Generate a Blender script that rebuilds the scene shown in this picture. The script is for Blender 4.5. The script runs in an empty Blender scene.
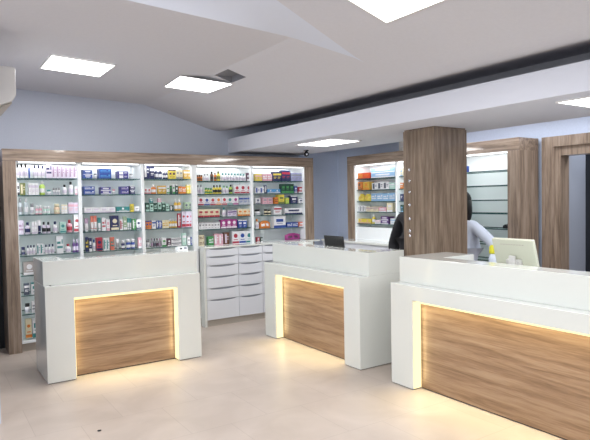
import bpy, bmesh, math, random
from mathutils import Vector, Matrix
random.seed(7)
C = bpy.context.scene.collection

# ---------------------------------------------------------------- colours
def lin(c):
    return tuple((v/255/12.92) if v/255 <= .04045 else ((v/255+.055)/1.055)**2.4 for v in c)
PAL = dict(white=(236,236,240), black=(28,28,34), navy=(34,42,98), blue=(36,74,168), indigo=(66,62,150),
    cyan=(70,150,215), sky=(140,185,228), lilac=(214,204,224), mauve=(170,140,170), olive=(120,128,60),
    cream=(236,224,188), lime=(184,220,90), grey=(150,152,158), teal=(50,142,142), pink=(232,170,186),
    peach=(240,205,170), mint=(180,222,208), purple=(98,60,136), crimson=(190,44,66), orange=(236,130,40),
    slate=(82,90,108), taupe=(176,166,162), frost=(196,208,216), coral=(232,118,96), sage=(160,184,150),
    green=(70,158,86), forest=(28,74,58), gold=(222,176,62), plum=(84,38,72), yellow=(238,214,70),
    brown=(116,70,46), silver=(188,194,206), magenta=(176,50,140), lavender=(160,164,208), redorange=(232,72,34))
SAY = dict(indigo='violet blue', sky='light blue', frost='frosted clear', forest='dark green', redorange='red orange',
           lime='lime green', gold='golden yellow', mint='pale mint', silver='silver grey')
M = {}
def pm(name, col, rough=.5, metal=0., bump=0., coat=0., spec=.5, noise=.0, nscale=20.):
    if name in M: return M[name]
    m = bpy.data.materials.new(name); m.use_nodes = True
    nt = m.node_tree; b = nt.nodes['Principled BSDF']
    b.inputs['Base Color'].default_value = (*lin(col), 1)
    b.inputs['Roughness'].default_value = rough; b.inputs['Metallic'].default_value = metal
    b.inputs['Specular IOR Level'].default_value = spec
    b.inputs['Coat Weight'].default_value = coat; b.inputs['Coat Roughness'].default_value = .05
    tc = nt.nodes.new('ShaderNodeTexCoord'); n = nt.nodes.new('ShaderNodeTexNoise')
    n.inputs['Scale'].default_value = nscale; n.inputs['Detail'].default_value = 3
    nt.links.new(tc.outputs['Object'], n.inputs['Vector'])
    r = nt.nodes.new('ShaderNodeValToRGB'); k = max(noise, .004)
    L = lin(col)
    r.color_ramp.elements[0].position = .3; r.color_ramp.elements[1].position = .7
    r.color_ramp.elements[0].color = (*[c*(1-k) for c in L], 1); r.color_ramp.elements[1].color = (*[min(1, c*(1+k)) for c in L], 1)
    nt.links.new(n.outputs['Fac'], r.inputs['Fac']); nt.links.new(r.outputs['Color'], b.inputs['Base Color'])
    if bump:
        bp_ = nt.nodes.new('ShaderNodeBump'); bp_.inputs['Strength'].default_value = bump; bp_.inputs['Distance'].default_value = .003
        nt.links.new(n.outputs['Fac'], bp_.inputs['Height']); nt.links.new(bp_.outputs['Normal'], b.inputs['Normal'])
    M[name] = m; return m
def pack(c):
    r, g, b = PAL[c]; m = (r+g+b)/3; q = .14
    return pm('print_'+c, tuple((v*(1-q)+m*q)*.93 for v in (r,g,b)), .38, noise=.05, nscale=30, metal=.0)
def wood(name, dark, mid, light, axis, rough=.35, coat=0., sc=1.0):
    m = bpy.data.materials.new(name); m.use_nodes = True; nt = m.node_tree; N = nt.nodes.new; Lk = nt.links.new
    b = nt.nodes['Principled BSDF']; tc = N('ShaderNodeTexCoord'); mp = N('ShaderNodeMapping')
    s = [14*sc, 14*sc, 14*sc]; s[axis] = .9*sc
    mp.inputs['Scale'].default_value = s; Lk(tc.outputs['Object'], mp.inputs['Vector'])
    n1 = N('ShaderNodeTexNoise'); n1.inputs['Scale'].default_value = 1.1; n1.inputs['Detail'].default_value = 5; n1.inputs['Distortion'].default_value = .5
    Lk(mp.outputs['Vector'], n1.inputs['Vector'])
    n2 = N('ShaderNodeTexNoise'); n2.inputs['Scale'].default_value = 6; n2.inputs['Detail'].default_value = 3
    Lk(mp.outputs['Vector'], n2.inputs['Vector'])
    mx = N('ShaderNodeMath'); mx.operation = 'MULTIPLY_ADD'; mx.inputs[1].default_value = .35
    Lk(n2.outputs['Fac'], mx.inputs[0]); Lk(n1.outputs['Fac'], mx.inputs[2])
    r = N('ShaderNodeValToRGB'); e = r.color_ramp.elements
    e[0].position = .48; e[0].color = (*lin(dark), 1); e[1].position = .88; e[1].color = (*lin(light), 1)
    q = e.new(.66); q.color = (*lin(mid), 1)
    Lk(mx.outputs[0], r.inputs['Fac']); Lk(r.outputs['Color'], b.inputs['Base Color'])
    b.inputs['Roughness'].default_value = rough; b.inputs['Coat Weight'].default_value = coat; b.inputs['Coat Roughness'].default_value = .04
    bu = N('ShaderNodeBump'); bu.inputs['Strength'].default_value = .08; bu.inputs['Distance'].default_value = .002
    Lk(mx.outputs[0], bu.inputs['Height']); Lk(bu.outputs['Normal'], b.inputs['Normal'])
    M[name] = m; return m
def emis(name, col, s):
    m = bpy.data.materials.new(name); m.use_nodes = True; nt = m.node_tree
    nt.nodes.remove(nt.nodes['Principled BSDF']); e = nt.nodes.new('ShaderNodeEmission')
    e.inputs['Color'].default_value = (*col, 1); e.inputs['Strength'].default_value = s
    nt.links.new(e.outputs[0], nt.nodes['Material Output'].inputs['Surface']); M[name] = m; return m
def glass(name, tint, mixf=.12):
    m = bpy.data.materials.new(name); m.use_nodes = True; nt = m.node_tree
    nt.nodes.remove(nt.nodes['Principled BSDF'])
    t = nt.nodes.new('ShaderNodeBsdfTransparent'); t.inputs[0].default_value = (*tint, 1)
    g = nt.nodes.new('ShaderNodeBsdfGlossy'); g.inputs['Roughness'].default_value = .03
    x = nt.nodes.new('ShaderNodeMixShader'); x.inputs[0].default_value = mixf
    nt.links.new(t.outputs[0], x.inputs[1]); nt.links.new(g.outputs[0], x.inputs[2])
    nt.links.new(x.outputs[0], nt.nodes['Material Output'].inputs['Surface']); M[name] = m; return m

wood('oak_upright', (112, 96, 82), (146, 127, 111), (172, 154, 138), 2, .35, .15, sc=2.0)
wood('oak_header', (112, 96, 82), (146, 127, 111), (172, 154, 138), 0, .28, .8, sc=2.0)
wood('oak_header_side', (112, 96, 82), (146, 127, 111), (172, 154, 138), 1, .28, .8, sc=2.0)
wood('oak_column', (98, 83, 69), (126, 108, 91), (150, 132, 114), 2, .35, .15, sc=2.0)
wood('oak_panel', (122,96,74), (147,119,95), (167,141,116), 0, .42, 0, sc=1.5)
wood('oak_panel_side', (122,96,74), (147,119,95), (167,141,116), 1, .42, 0, sc=1.5)
pm('lacquer', (224,227,223), .16, coat=.6)
pm('carcass', (226,228,232), .35)
pm('shelf_white', (242,246,248), .35)
pm('wall_paint', (196,202,216), .7, bump=.1, noise=.02, nscale=60)
pm('wall_blue', (208,218,238), .7, bump=.1, noise=.03, nscale=60)
pm('ceiling_paint', (206,205,211), .8, bump=.08, noise=.015, nscale=40)
pm('soffit_paint', (214,216,226), .75)
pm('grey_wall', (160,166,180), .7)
pm('notch_shade', (120,120,126), .9)  # ceiling notch only: its shade is put into this darker grey
pm('cheek_daylit', (212,217,230), .8)  # ceiling cheek with the bluish window light put into its colour
pm('dark_door', (22,26,34), .5)
pm('kick', (178,170,160), .5)
pm('shadow_gap', (30,28,28), .7)
pm('drawer_front', (222,225,232), .25, coat=.3)
pm('drawer_grip', (150,154,164), .4)
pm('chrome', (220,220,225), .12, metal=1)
pm('black_plastic', (22,22,26), .35)
pm('screen', (12,12,16), .12)
pm('off_white_plastic', (204,206,188), .4)
pm('ac_white', (214,212,210), .35)
pm('skin', (205,160,135), .55)
pm('hair', (16,14,16), .45)
pm('coat', (204,212,228), .8, noise=.05, nscale=8)
pm('black_cloth', (24,24,30), .85)
pm('trousers', (44,46,56), .85)
pm('shoe', (30,28,28), .5)
pm('eye_white', (230,230,230), .3); pm('lip', (170,95,90), .5)
pm('note_yellow', (214,208,50), .6)
pm('door_frame_metal', (150,152,158), .3, metal=.6)
emis('panel_light', (1.0, .99, .98), 7.0)
emis('warm_glow', (1.0, .84, .44), 1.45)
emis('cool_strip', (.95, .98, 1.0), 2.5)
glass('shelf_glass', (.93,.97,.96), .10)
pm('glass_edge', (58,88,90), .2)

# floor: polished cream tiles
def floor_mat():
    m = bpy.data.materials.new('floor_tile'); m.use_nodes = True; nt = m.node_tree; N = nt.nodes.new; Lk = nt.links.new
    b = nt.nodes['Principled BSDF']; tc = N('ShaderNodeTexCoord'); mp = N('ShaderNodeMapping')
    Lk(tc.outputs['Object'], mp.inputs['Vector']); mp.inputs['Rotation'].default_value = (0,0,0)
    br = N('ShaderNodeTexBrick'); br.offset = .5; br.inputs['Scale'].default_value = 1.0
    br.inputs['Brick Width'].default_value = .6; br.inputs['Row Height'].default_value = .6
    br.inputs['Mortar Size'].default_value = .003; br.inputs['Mortar Smooth'].default_value = .5
    br.inputs['Color1'].default_value = (*lin((201,189,180)), 1); br.inputs['Color2'].default_value = (*lin((197,185,176)), 1)
    br.inputs['Mortar'].default_value = (*lin((184,172,163)), 1)
    Lk(mp.outputs['Vector'], br.inputs['Vector'])
    n = N('ShaderNodeTexNoise'); n.inputs['Scale'].default_value = 2.2; n.inputs['Detail'].default_value = 6; n.inputs['Distortion'].default_value = 1.0
    Lk(mp.outputs['Vector'], n.inputs['Vector'])
    r = N('ShaderNodeValToRGB'); r.color_ramp.elements[0].position = .35; r.color_ramp.elements[1].position = .7
    r.color_ramp.elements[0].color = (.90,.88,.86,1); r.color_ramp.elements[1].color = (1.04,1.03,1.02,1)
    Lk(n.outputs['Fac'], r.inputs['Fac'])
    mx = N('ShaderNodeMixRGB'); mx.blend_type = 'MULTIPLY'; mx.inputs[0].default_value = 1
    Lk(br.outputs['Color'], mx.inputs[1]); Lk(r.outputs['Color'], mx.inputs[2]); Lk(mx.outputs[0], b.inputs['Base Color'])
    b.inputs['Roughness'].default_value = .36; b.inputs['Specular IOR Level'].default_value = .4
    M['floor'] = m
floor_mat()

# ---------------------------------------------------------------- mesh helpers
def box(bm, x0, y0, z0, x1, y1, z1, mi=0):
    v = [bm.verts.new(p) for p in ((x0,y0,z0),(x1,y0,z0),(x1,y1,z0),(x0,y1,z0),(x0,y0,z1),(x1,y0,z1),(x1,y1,z1),(x0,y1,z1))]
    fs = []
    for q in ((0,3,2,1),(4,5,6,7),(0,1,5,4),(1,2,6,5),(2,3,7,6),(3,0,4,7)):
        f = bm.faces.new([v[i] for i in q]); f.material_index = mi; fs.append(f)
    return fs
def quad(bm, pts, mi=0):
    f = bm.faces.new([bm.verts.new(p) for p in pts]); f.material_index = mi; return f
def prism(bm, poly, a, b, plane='xz', mi=0):
    """extrude a closed 2-D outline between a and b along the remaining axis"""
    def P(p, t): return {'xz': (p[0], t, p[1]), 'yz': (t, p[0], p[1]), 'xy': (p[0], p[1], t)}[plane]
    A = [bm.verts.new(P(p, a)) for p in poly]; B = [bm.verts.new(P(p, b)) for p in poly]
    fs = [bm.faces.new(A), bm.faces.new(B[::-1])]
    n = len(poly)
    for i in range(n): fs.append(bm.faces.new((A[i], B[i], B[(i+1)%n], A[(i+1)%n])))
    for f in fs: f.material_index = mi
def lathe(bm, prof, seg=12, cx=0, cy=0, mi=None):
    rings = []
    for k, p in enumerate(prof):
        r, z = p[0], p[1]
        rings.append([bm.verts.new((cx+r*math.cos(2*math.pi*i/seg), cy+r*math.sin(2*math.pi*i/seg), z)) for i in range(seg)])
    for k in range(len(prof)-1):
        for i in range(seg):
            f = bm.faces.new((rings[k][i], rings[k][(i+1)%seg], rings[k+1][(i+1)%seg], rings[k+1][i])); f.smooth = True
            f.material_index = (prof[k+1][2] if len(prof[k+1]) > 2 else (mi or 0))
    for ring, rev in ((rings[0], True), (rings[-1], False)):
        f = bm.faces.new(ring[::-1] if rev else ring); f.material_index = prof[-1][2] if (not rev and len(prof[-1]) > 2) else (mi or 0)
def obj(name, bm, mats, parent=None, loc=(0,0,0), rz=0, bevel=0, smooth=False):
    me = bpy.data.meshes.new(name); bmesh.ops.recalc_face_normals(bm, faces=bm.faces); bm.to_mesh(me); bm.free()
    for m in (mats if isinstance(mats, (list, tuple)) else [mats]): me.materials.append(M[m] if isinstance(m, str) else m)
    o = bpy.data.objects.new(name, me); C.objects.link(o); o.location = loc; o.rotation_euler = (0,0,rz)
    if parent: o.parent = parent
    if bevel:
        b = o.modifiers.new('bevel', 'BEVEL'); b.width = bevel; b.segments = 2; b.limit_method = 'ANGLE'; b.angle_limit = math.radians(50)
    if smooth:
        for p in me.polygons: p.use_smooth = True
    return o
def tag(o, label, cat, group=None):
    o['label'] = label; o['category'] = cat
    if group: o['group'] = group
    return o
def empty(name, loc, label, cat, rz=0, group=None):
    o = bpy.data.objects.new(name, None); C.objects.link(o); o.location = loc; o.rotation_euler = (0,0,rz)
    o.empty_display_size = .1
    return tag(o, label, cat, group)
def B1(name, x0, y0, z0, x1, y1, z1, mat, parent=None, bevel=0):
    bm = bmesh.new()
    px, py, pz = parent.location if parent else (0,0,0)
    if parent and parent.parent: px, py, pz = 0, 0, 0
    box(bm, x0-px, y0-py, z0-pz, x1-px, y1-py, z1-pz); return obj(name, bm, mat, parent, bevel=bevel)
def struct(o): o['kind'] = 'structure'; return o
def area(name, loc, size, energy, col=(1,1,1), rot=(0,0,0), spread=math.pi):
    l = bpy.data.lights.new(name, 'AREA'); l.shape = 'RECTANGLE'; l.size, l.size_y = size; l.energy = energy; l.color = col; l.spread = spread
    o = bpy.data.objects.new(name, l); C.objects.link(o); o.location = loc; o.rotation_euler = rot; return o

# ---------------------------------------------------------------- room shell
XL, XW, YB, XU = .43, 5.48, 7.05, 5.43
ZC = 2.839; SA, SB = -.045, -.29
zA = lambda x: ZC + SA*(x-2.4)
zB = lambda x: ZC + SB*(x-2.4)
XF = 2.4 + (2.46-ZC)/SB          # where the attic slope meets the flat part above the soffit
bm = bmesh.new(); quad(bm, [(-5,-5,0),(9,-5,0),(9,YB+.1,0),(-5,YB+.1,0)]); bm.faces.ensure_lookup_table()
struct(obj('floor', bm, 'floor'))
struct(B1('wall_back', XL-.1, YB, 0, 8.0, YB+.1, 3.2, 'wall_paint'))
bm = bmesh.new(); quad(bm, [(4.745,YB-.003,0),(XW,YB-.003,0),(XW,YB-.003,2.47),(4.745,YB-.003,2.47)]); struct(obj('trim_3', bm, 'wall_blue'))
bm = bmesh.new()                                     # right wall with the doorway opening
W1 = XW+.12
for (y0,y1,z0,z1) in ((3.312,YB,0,2.5),(-4,2.28,0,2.5),(2.28,3.312,2.02,2.5)): box(bm, XW, y0, z0, W1, y1, z1)
struct(obj('wall_right', bm, 'wall_blue'))
struct(B1('wall_left', XL-.1, 4.6, 0, XL, YB, 3.0, 'wall_paint'))
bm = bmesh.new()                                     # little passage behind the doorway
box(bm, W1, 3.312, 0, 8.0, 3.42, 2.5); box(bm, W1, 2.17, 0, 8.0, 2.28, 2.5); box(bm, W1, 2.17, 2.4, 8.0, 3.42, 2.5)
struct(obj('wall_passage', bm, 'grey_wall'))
d = struct(B1('door_1', 5.92, 2.28, 0, 5.97, 3.311, 2.4, 'dark_door')); 
B1('door_handle', 5.88, 2.40, 1.0, 5.92, 2.52, 1.03, 'chrome', d)
struct(B1('door_2', XL, YB-.03, 0, .74, YB-.005, 2.02, 'dark_door'))
bm = bmesh.new()                                     # sloping ceiling: shallow part, steep part, raised bay, flat strip
YE, YV = 3.63, 3.44
XG = 3.28                                            # here the slope starts to curl up into the cove over the soffit
def zC(x):
    u = x-XG; return zB(XG) + SB*u + .5*1.9*u*u if u < .25 else zB(XG) + SB*.25 + .5*1.9*.0625 + (SB+1.9*.25)*(u-.25)
nx0, nx1, ny0, ny1 = 2.43, 2.62, 4.76, 5.05         # small notch beside the second light panel
quad(bm, [(-3,YE,zA(-3)),(2.4,YE,ZC),(2.4,YB,ZC),(-3,YB,zA(-3))])
for (x0,x1,y0,y1) in ((2.4,XG,YE,ny0),(2.4,nx0,ny0,ny1),(nx1,XG,ny0,ny1),(2.4,XG,ny1,YB)):
    quad(bm, [(x0,y0,zB(x0)),(x1,y0,zB(x1)),(x1,y1,zB(x1)),(x0,y1,zB(x0))])
n_ = 16
for k in range(n_):
    xa, xb = XG+(4.75-XG)*k/n_*1.0, XG+(4.75-XG)*(k+1)/n_
    xa, xb = XG+(4.75-XG)*(k/n_)**1.8, XG+(4.75-XG)*((k+1)/n_)**1.8
    f = quad(bm, [(xa,-4,zC(xa)),(xb,-4,zC(xb)),(xb,YB,zC(xb)),(xa,YB,zC(xa))]); f.smooth = True
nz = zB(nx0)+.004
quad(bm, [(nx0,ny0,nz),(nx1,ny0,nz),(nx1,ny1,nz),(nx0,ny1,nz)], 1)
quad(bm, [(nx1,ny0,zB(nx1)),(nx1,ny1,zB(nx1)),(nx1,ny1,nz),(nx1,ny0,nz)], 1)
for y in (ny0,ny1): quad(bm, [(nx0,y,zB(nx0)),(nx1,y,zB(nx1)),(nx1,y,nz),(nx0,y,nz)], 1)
# near side: the slope runs higher, joined to the shallow part by a cheek that fades out at its tip
N_ = 60; cols = []
for i in range(N_+1):
    x = -3 + (XG+3)*i/N_; row = [(x,-4,zB(x)), (x,2.6,zB(x))]
    t = 0 if x <= 2.4 else min(1, (x-2.4)/.5); fl = .32*max(0, min(1, (2.9-x)/.9))
    z0 = zA(x) if x < 2.4 else zB(x)
    P0, P1, P2 = (YE+(YV-YE)*t, z0), (YV, zB(x)), (YV-fl, zB(x))
    for k in range(11):
        u = 1-k/10
        row.append((x, (1-u)**2*P0[0]+2*u*(1-u)*P1[0]+u*u*P2[0], (1-u)**2*P0[1]+2*u*(1-u)*P1[1]+u*u*P2[1]))
    row.append((x, YE, z0)); cols.append(row)
V_ = [[bm.verts.new(p) for p in r] for r in cols]
for i in range(N_):
    for k in range(len(V_[0])-1):
        f = bm.faces.new((V_[i][k],V_[i+1][k],V_[i+1][k+1],V_[i][k+1])); f.smooth = True; f.material_index = 2 if 4 <= k <= 11 and cols[i][0][0] < 2.88 else 0
quad(bm, [(4.75,-4,2.46),(4.75,YB,2.46),(4.75,YB,2.86),(4.75,-4,2.86)])
quad(bm, [(XG,-4,2.4),(4.75,-4,2.4),(4.75,-4,2.9),(XG,-4,2.9)])
quad(bm, [(4.74,-4,2.46),(9,-4,2.46),(9,YB,2.46),(4.74,YB,2.46)])
bmesh.ops.dissolve_degenerate(bm, edges=bm.edges, dist=1e-6)
cl = obj('ceiling', bm, ['ceiling_paint','notch_shade','cheek_daylit']); struct(cl)
sf = struct(B1('ceiling_soffit', 3.57, -4, 2.26, 4.74, YB, 2.455, 'soffit_paint'))
bm = bmesh.new()                                     # oak portal round the doorway
Y0, Y1, YI0, YI1 = 2.09, 3.493, 2.23, 3.361
prism(bm, [(Y0,0),(YI0,0),(YI0,2.093),(YI1,2.093),(YI1,0),(Y1,0),(Y1,2.197),(Y0,2.197)], 5.41, 5.479, 'yz')
prism(bm, [(YI0,0),(YI0+.055,0),(YI0+.055,2.0),(YI1-.055,2.0),(YI1-.055,0),(YI1,0),(YI1,2.093),(YI0,2.093)], 5.45, 5.60, 'yz')
struct(obj('trim_1', bm, 'oak_upright'))

# ---------------------------------------------------------------- ceiling lights
def ceiling_light(cx, cy, cz, tilt, w, h, label, energy, group='square ceiling light panels'):
    t = empty('ceiling_light', (cx,cy,cz), label, 'ceiling light', group=group); t.rotation_euler = (0, tilt, 0)
    bm = bmesh.new(); a, b = w/2, h/2
    for (x0,y0,x1,y1) in ((-a-.012,-b-.012,a+.012,-b),(-a-.012,b,a+.012,b+.012),(-a-.012,-b,-a,b),(a,-b,a+.012,b)): box(bm, x0,y0,-.010,x1,y1,0)
    obj('frame', bm, 'ac_white', t)
    bm = bmesh.new(); box(bm, -a,-b,-.008,a,b,-.001); obj('diffuser', bm, 'panel_light', t)
    l = area('panel_lamp', (0,0,-.02), (w*.9,h*.9), energy, (1,.985,.965)); l.parent = t
    return t
tA, tB = math.atan(-SA), math.atan(-SB)
PE = 18
ceiling_light(1.26, 5.55, zA(1.26)-.003, tA, .54, .54, 'square light panel in the ceiling over the left shelves, nearest the air conditioner', PE)
t = empty('ceiling_light', (2.4,5.4,2.79), 'square light panel in the ceiling beside the crease, second from the air conditioner', 'ceiling light', group='square ceiling light panels')
QL = [(2.176,5.291,2.841),(2.604,5.021,2.755),(2.588,5.547,2.758),(2.211,5.811,2.834)]
bm = bmesh.new(); lo = [bm.verts.new((x-2.4,y-5.4,z-2.79-.003)) for x,y,z in QL]; hi = [bm.verts.new((x-2.4,y-5.4,z-2.79+.006)) for x,y,z in QL]
bm.faces.new(lo); bm.faces.new(hi[::-1]).material_index = 1
for i in range(4): bm.faces.new((lo[i],lo[(i+1)%4],hi[(i+1)%4],hi[i])).material_index = 1
obj('diffuser', bm, ['panel_light','ac_white'], t)

ceiling_light(2.36, 2.54, zB(2.36)-.003, tB, .54, .54, 'large bright panel on the sloping ceiling, cut by the top of the photo', PE)
ceiling_light(3.96, 5.27, 2.258, 0, .42, .66, 'light panel under the dropped soffit above the middle counter', 12)
ceiling_light(3.98, 1.98, 2.258, 0, .42, .66, 'light panel under the dropped soffit at the right edge', 12)
ceiling_light(.2, 2.2, zB(.2)-.003, tB, .54, .54, 'square light panel on the slope near the entrance, outside the photo', PE)
ceiling_light(2.4, .2, zB(2.4)-.003, tB, .54, .54, 'square light panel on the slope above the right counter, outside the photo', PE)
area('passage_fill', (5.76,2.8,2.37), (.2,.6), 5, (.95,.97,1))  # added fill without a fixture, lightens the passage wall
area('staff_area_fill', (4.95,2.5,2.44), (.3,4.5), 22, (.95,.97,1))  # added fill hidden behind the soffit, lightens the right wall and shelving
area('window_daylight', (-3.4, .6, 1.7), (4.0, 2.2), 120, (.93,.97,1.0), (math.radians(84), 0, math.radians(-62)))

# ---------------------------------------------------------------- counters
H1, H2 = .87, 1.089
def counter(name, loc, rz, W, D, leg, setb, ox, label, returns, panelmat, shadow=.0):
    """local frame: x along the front (0..W), y = depth away from the customer, origin at the left front corner"""
    t = empty(name, loc, label, 'counter', rz)
    bm = bmesh.new(); zt = .749
    prism(bm, [(0,.006),(leg,.006),(leg,zt),(W-leg,zt),(W-leg,.006),(W,.006),(W,H1),(0,H1)], 0, D, 'xz')
    obj('surround', bm, 'lacquer', t, bevel=.003)
    bm = bmesh.new(); 
    if returns == 3: poly = [(0,setb),(W,setb),(W,D),(W-.2,D),(W-.2,setb+.2),(.2,setb+.2),(.2,D),(0,D)]
    else: poly = [(0,setb),(W,setb),(W,setb+.2),(.32,setb+.2),(.32,D),(0,D)]
    prism(bm, poly, H1, H2, 'xy'); obj('upstand', bm, 'lacquer', t, bevel=.003)
    bm = bmesh.new(); box(bm, leg, ox, .010, W-leg, ox+.02, zt); obj('front_panel', bm, panelmat, t)
    bm = bmesh.new(); box(bm, leg+.001, ox+.01, 0, W-leg-.001, ox+.03, .010); box(bm, .01,.01,0,leg-.01,D-.01,.006); box(bm, W-leg+.01,.01,0,W-.01,D-.01,.006)
    obj('kick_recess', bm, 'shadow_gap', t)
    for nm, (x0,y0,z0,x1,y1,z1) in dict(a=(leg+.007,ox-.012,zt-.034,W-leg-.007,ox-.002,zt-.002), b=(leg+.001,ox-.085,.012,leg+.006,ox-.003,zt-.014), c=(W-leg-.006,ox-.085,.012,W-leg-.001,ox-.003,zt-.014)).items():
        bm = bmesh.new(); box(bm,x0,y0,z0,x1,y1,z1); obj('led_strip', bm, 'warm_glow', t)  # strips widened over reveals and panel top to carry their lit glow
    wl = W-2*leg
    l = area('strip_lamp', (W/2, ox-.03, zt-.02), (wl, .03), 2.4*wl, (1,.86,.48), (math.radians(-14),0,0), math.radians(80)); l.parent = t
    l = area('panel_glow_lamp', (W/2, ox-.045, zt-.012), (wl, .015), .50*wl, (1,.84,.42), (math.radians(40),0,0), math.radians(120)); l.parent = t
    for s, x in ((-1, leg+.02), (1, W-leg-.02)):
        l = area('side_lamp', (x, ox-.03, .38), (.6, .03), .28, (1,.86,.50), (0, math.radians(-90 if s < 0 else 90), 0)); l.parent = t
    return t
counter('service_counter', (.877,5.34,0), 0, 1.475, .574, .243, .068, .10, 'white gloss counter with wood front in front of the tall shelves, leftmost of three', 3, 'oak_panel')
counter('service_counter', (3.346,5.735,0), math.radians(-90), 1.733, .574, .235, .118, .10, 'white gloss counter with laptop on it, standing between the drawers and the column', 3, 'oak_panel')
counter('service_counter', (3.346,3.584,0), math.radians(-90), 3.4, .70, .255, .108, .095, 'long white gloss counter in the right foreground with monitor behind it', 2, 'oak_panel')
B1('counter_desk', 0,0,0,1,1,1, 'lacquer') if False else None

# ---------------------------------------------------------------- wooden column
col = empty('wooden_column', (4.21,3.86,0), 'square oak-clad column behind the counters reaching up to the soffit', 'column')
B1('cladding', 3.98,3.66,0, 4.44,4.06,2.245, 'oak_column', col, .003)
B1('top_collar', 3.99,3.67,2.245, 4.43,4.05,2.26, 'oak_column', col)
for z in (1.868,1.761,1.654,1.527,1.39,1.272,1.225):  # small chrome discs put in for a vertical row of bright dots
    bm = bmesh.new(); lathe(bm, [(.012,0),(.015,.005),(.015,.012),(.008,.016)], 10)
    o = obj('chrome_dot', bm, 'chrome', col, (3.98-4.21, 3.969-3.86, z)); o.rotation_euler = (0, math.radians(-90), 0)

# ---------------------------------------------------------------- shelving
def shelf_board(parent, x0, y0, x1, y1, z, name='glass_shelf'):
    px, py, pz = parent.location; bm = bmesh.new(); fs = box(bm, x0-px, y0-py, z-.011-pz, x1-px, y1-py, z-pz)
    for k in (2,3,4,5): fs[k].material_index = 1
    return obj(name, bm, ['shelf_glass','glass_edge'], parent)
YF = 6.665
bu = empty('wall_shelving', (.724,YF,0), 'long oak-framed illuminated glass shelving along the back wall', 'shelving')
B1('header', .724,YF,2.065, 4.741,YB-.002,2.195, 'oak_header', bu, .002)
B1('end_panel', .724,YF,0, .852,YB-.002,2.065, 'oak_upright', bu, .002)
B1('end_panel', 4.60,YF,0, 4.741,YB-.002,2.065, 'oak_upright', bu, .002)
B1('back_panel', .853,YB-.03,0, 4.599,YB-.003,2.064, 'shelf_white', bu)
B1('inner_lining', .853,YF+.02,.09, .862,YB-.031,2.064, 'shelf_white', bu)
B1('inner_lining', 4.590,YF+.02,1.03, 4.599,YB-.031,2.064, 'shelf_white', bu)
DIV = [(1.487,1.522,.09),(2.212,2.247,.09),(2.868,2.935,.0),(3.722,3.752,1.022)]
for x0,x1,z0 in DIV: B1('divider', x0,YF+.02,z0, x1,YB-.031,2.064, 'shelf_white', bu)
B1('plinth', .853,YF+.06,0, 2.867,YB-.031,.09, 'kick', bu)
B1('base_board', .863,YF+.03,.09, 2.867,YB-.031,.115, 'shelf_white', bu)
B1('counter_board', 2.936,YF+.001,1.0, 4.589,YB-.031,1.022, 'shelf_white', bu)
BAY = {'b1':(.863,1.486),'b2':(1.523,2.211),'b3':(2.248,2.867),'b4':(2.936,3.721),'b5':(3.753,4.589)}
LV = {'b1':[1.888,1.703,1.489,1.274,1.043,.828,.611,.405],'b2':[1.888,1.703,1.489,1.274,1.043,.828,.611,.405],'b3':[1.888,1.703,1.489,1.274,1.043,.828,.611,.405],
      'b4':[1.865,1.695,1.545,1.393,1.235],'b5':[1.865,1.695,1.545,1.393,1.205]}
for b in BAY:
    for z in LV[b]: shelf_board(bu, BAY[b][0], YF+.05, BAY[b][1], YB-.032, z)
    x0, x1 = BAY[b]
    bm = bmesh.new(); box(bm, x0+.02-.724, .03, 2.05, x1-.02-.724, .05, 2.062); obj('led_strip', bm, 'cool_strip', bu)
    e = 1.3 if b in ('b4','b5') else .8
    area('bay_lamp', ((x0+x1)/2, YF+.04, 2.05), (x1-x0-.06, .02), e, (.93,.97,1.0), (math.radians(12),0,0))
for b in BAY: area('rear_lamp', (sum(BAY[b])/2, YB-.055, 2.05), (BAY[b][1]-BAY[b][0]-.06, .02), (.8 if b in ('b1','b2','b3') else .6), (.95,.98,1.0))
for x in (2.200, 2.856, 1.475):
    area('upright_lamp', (x, YF+.028, 1.35), (1.35, .02), .36, (.93,.97,1.0), (0, math.radians(90), math.radians(-30)))
area('upright_lamp', (.874, YF+.045, 1.2), (1.6, .02), .25, (.93,.97,1.0), (0, math.radians(-90), math.radians(30)))

# recessed right-hand shelving, its three bays run behind the column
XR = 5.09
ru = empty('wall_shelving', (XR,6.32,0), 'oak-framed illuminated shelving on the right wall running behind the column', 'shelving')
B1('header', XR,3.54,2.065, XU-.002,6.32,2.195, 'oak_header_side', ru, .002)
B1('end_panel', XR,6.185,0, XU-.002,6.32,2.065, 'oak_upright', ru, .002)
B1('end_panel', XR,3.54,0, XU-.002,3.675,2.065, 'oak_upright', ru, .002)
B1('back_panel', XU-.03,3.676,0, XU-.003,6.184,2.064, 'shelf_white', ru)
B1('inner_lining', XR+.02,6.175,1.03, XU-.031,6.184,2.064, 'shelf_white', ru)
RD = [(5.33,5.36),(4.50,4.53)]
for y0,y1 in RD: B1('divider', XR+.02,y0,.09, XU-.031,y1,2.064, 'shelf_white', ru)
RB = {'r1':(5.361,6.174),'r2':(4.531,5.329),'r4':(3.676,4.499)}
RL = [1.875,1.716,1.558,1.413,1.249]
for b in RB:
    lv = RL + ([1.08,.9,.7,.5] if b == 'r4' else [])
    for z in lv: shelf_board(ru, XR+.05, RB[b][0], XU-.032, RB[b][1], z)
    y0, y1 = RB[b]
    bm = bmesh.new(); box(bm, .03, y0+.02-6.32, 2.05, .05, y1-.02-6.32, 2.062); obj('led_strip', bm, 'cool_strip', ru)
    area('bay_lamp', (XR+.05, (y0+y1)/2, 2.045), (.03, y1-y0-.06), 1.8, (.95,.98,1.0), (0,math.radians(-25),0))
B1('lower_panel', XR+.04,4.531,1.03, XR+.055,5.329,1.20, 'shelf_white', ru)
B1('lower_panel', XR+.04,5.361,1.03, XR+.055,6.174,1.20, 'shelf_white', ru)
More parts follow.
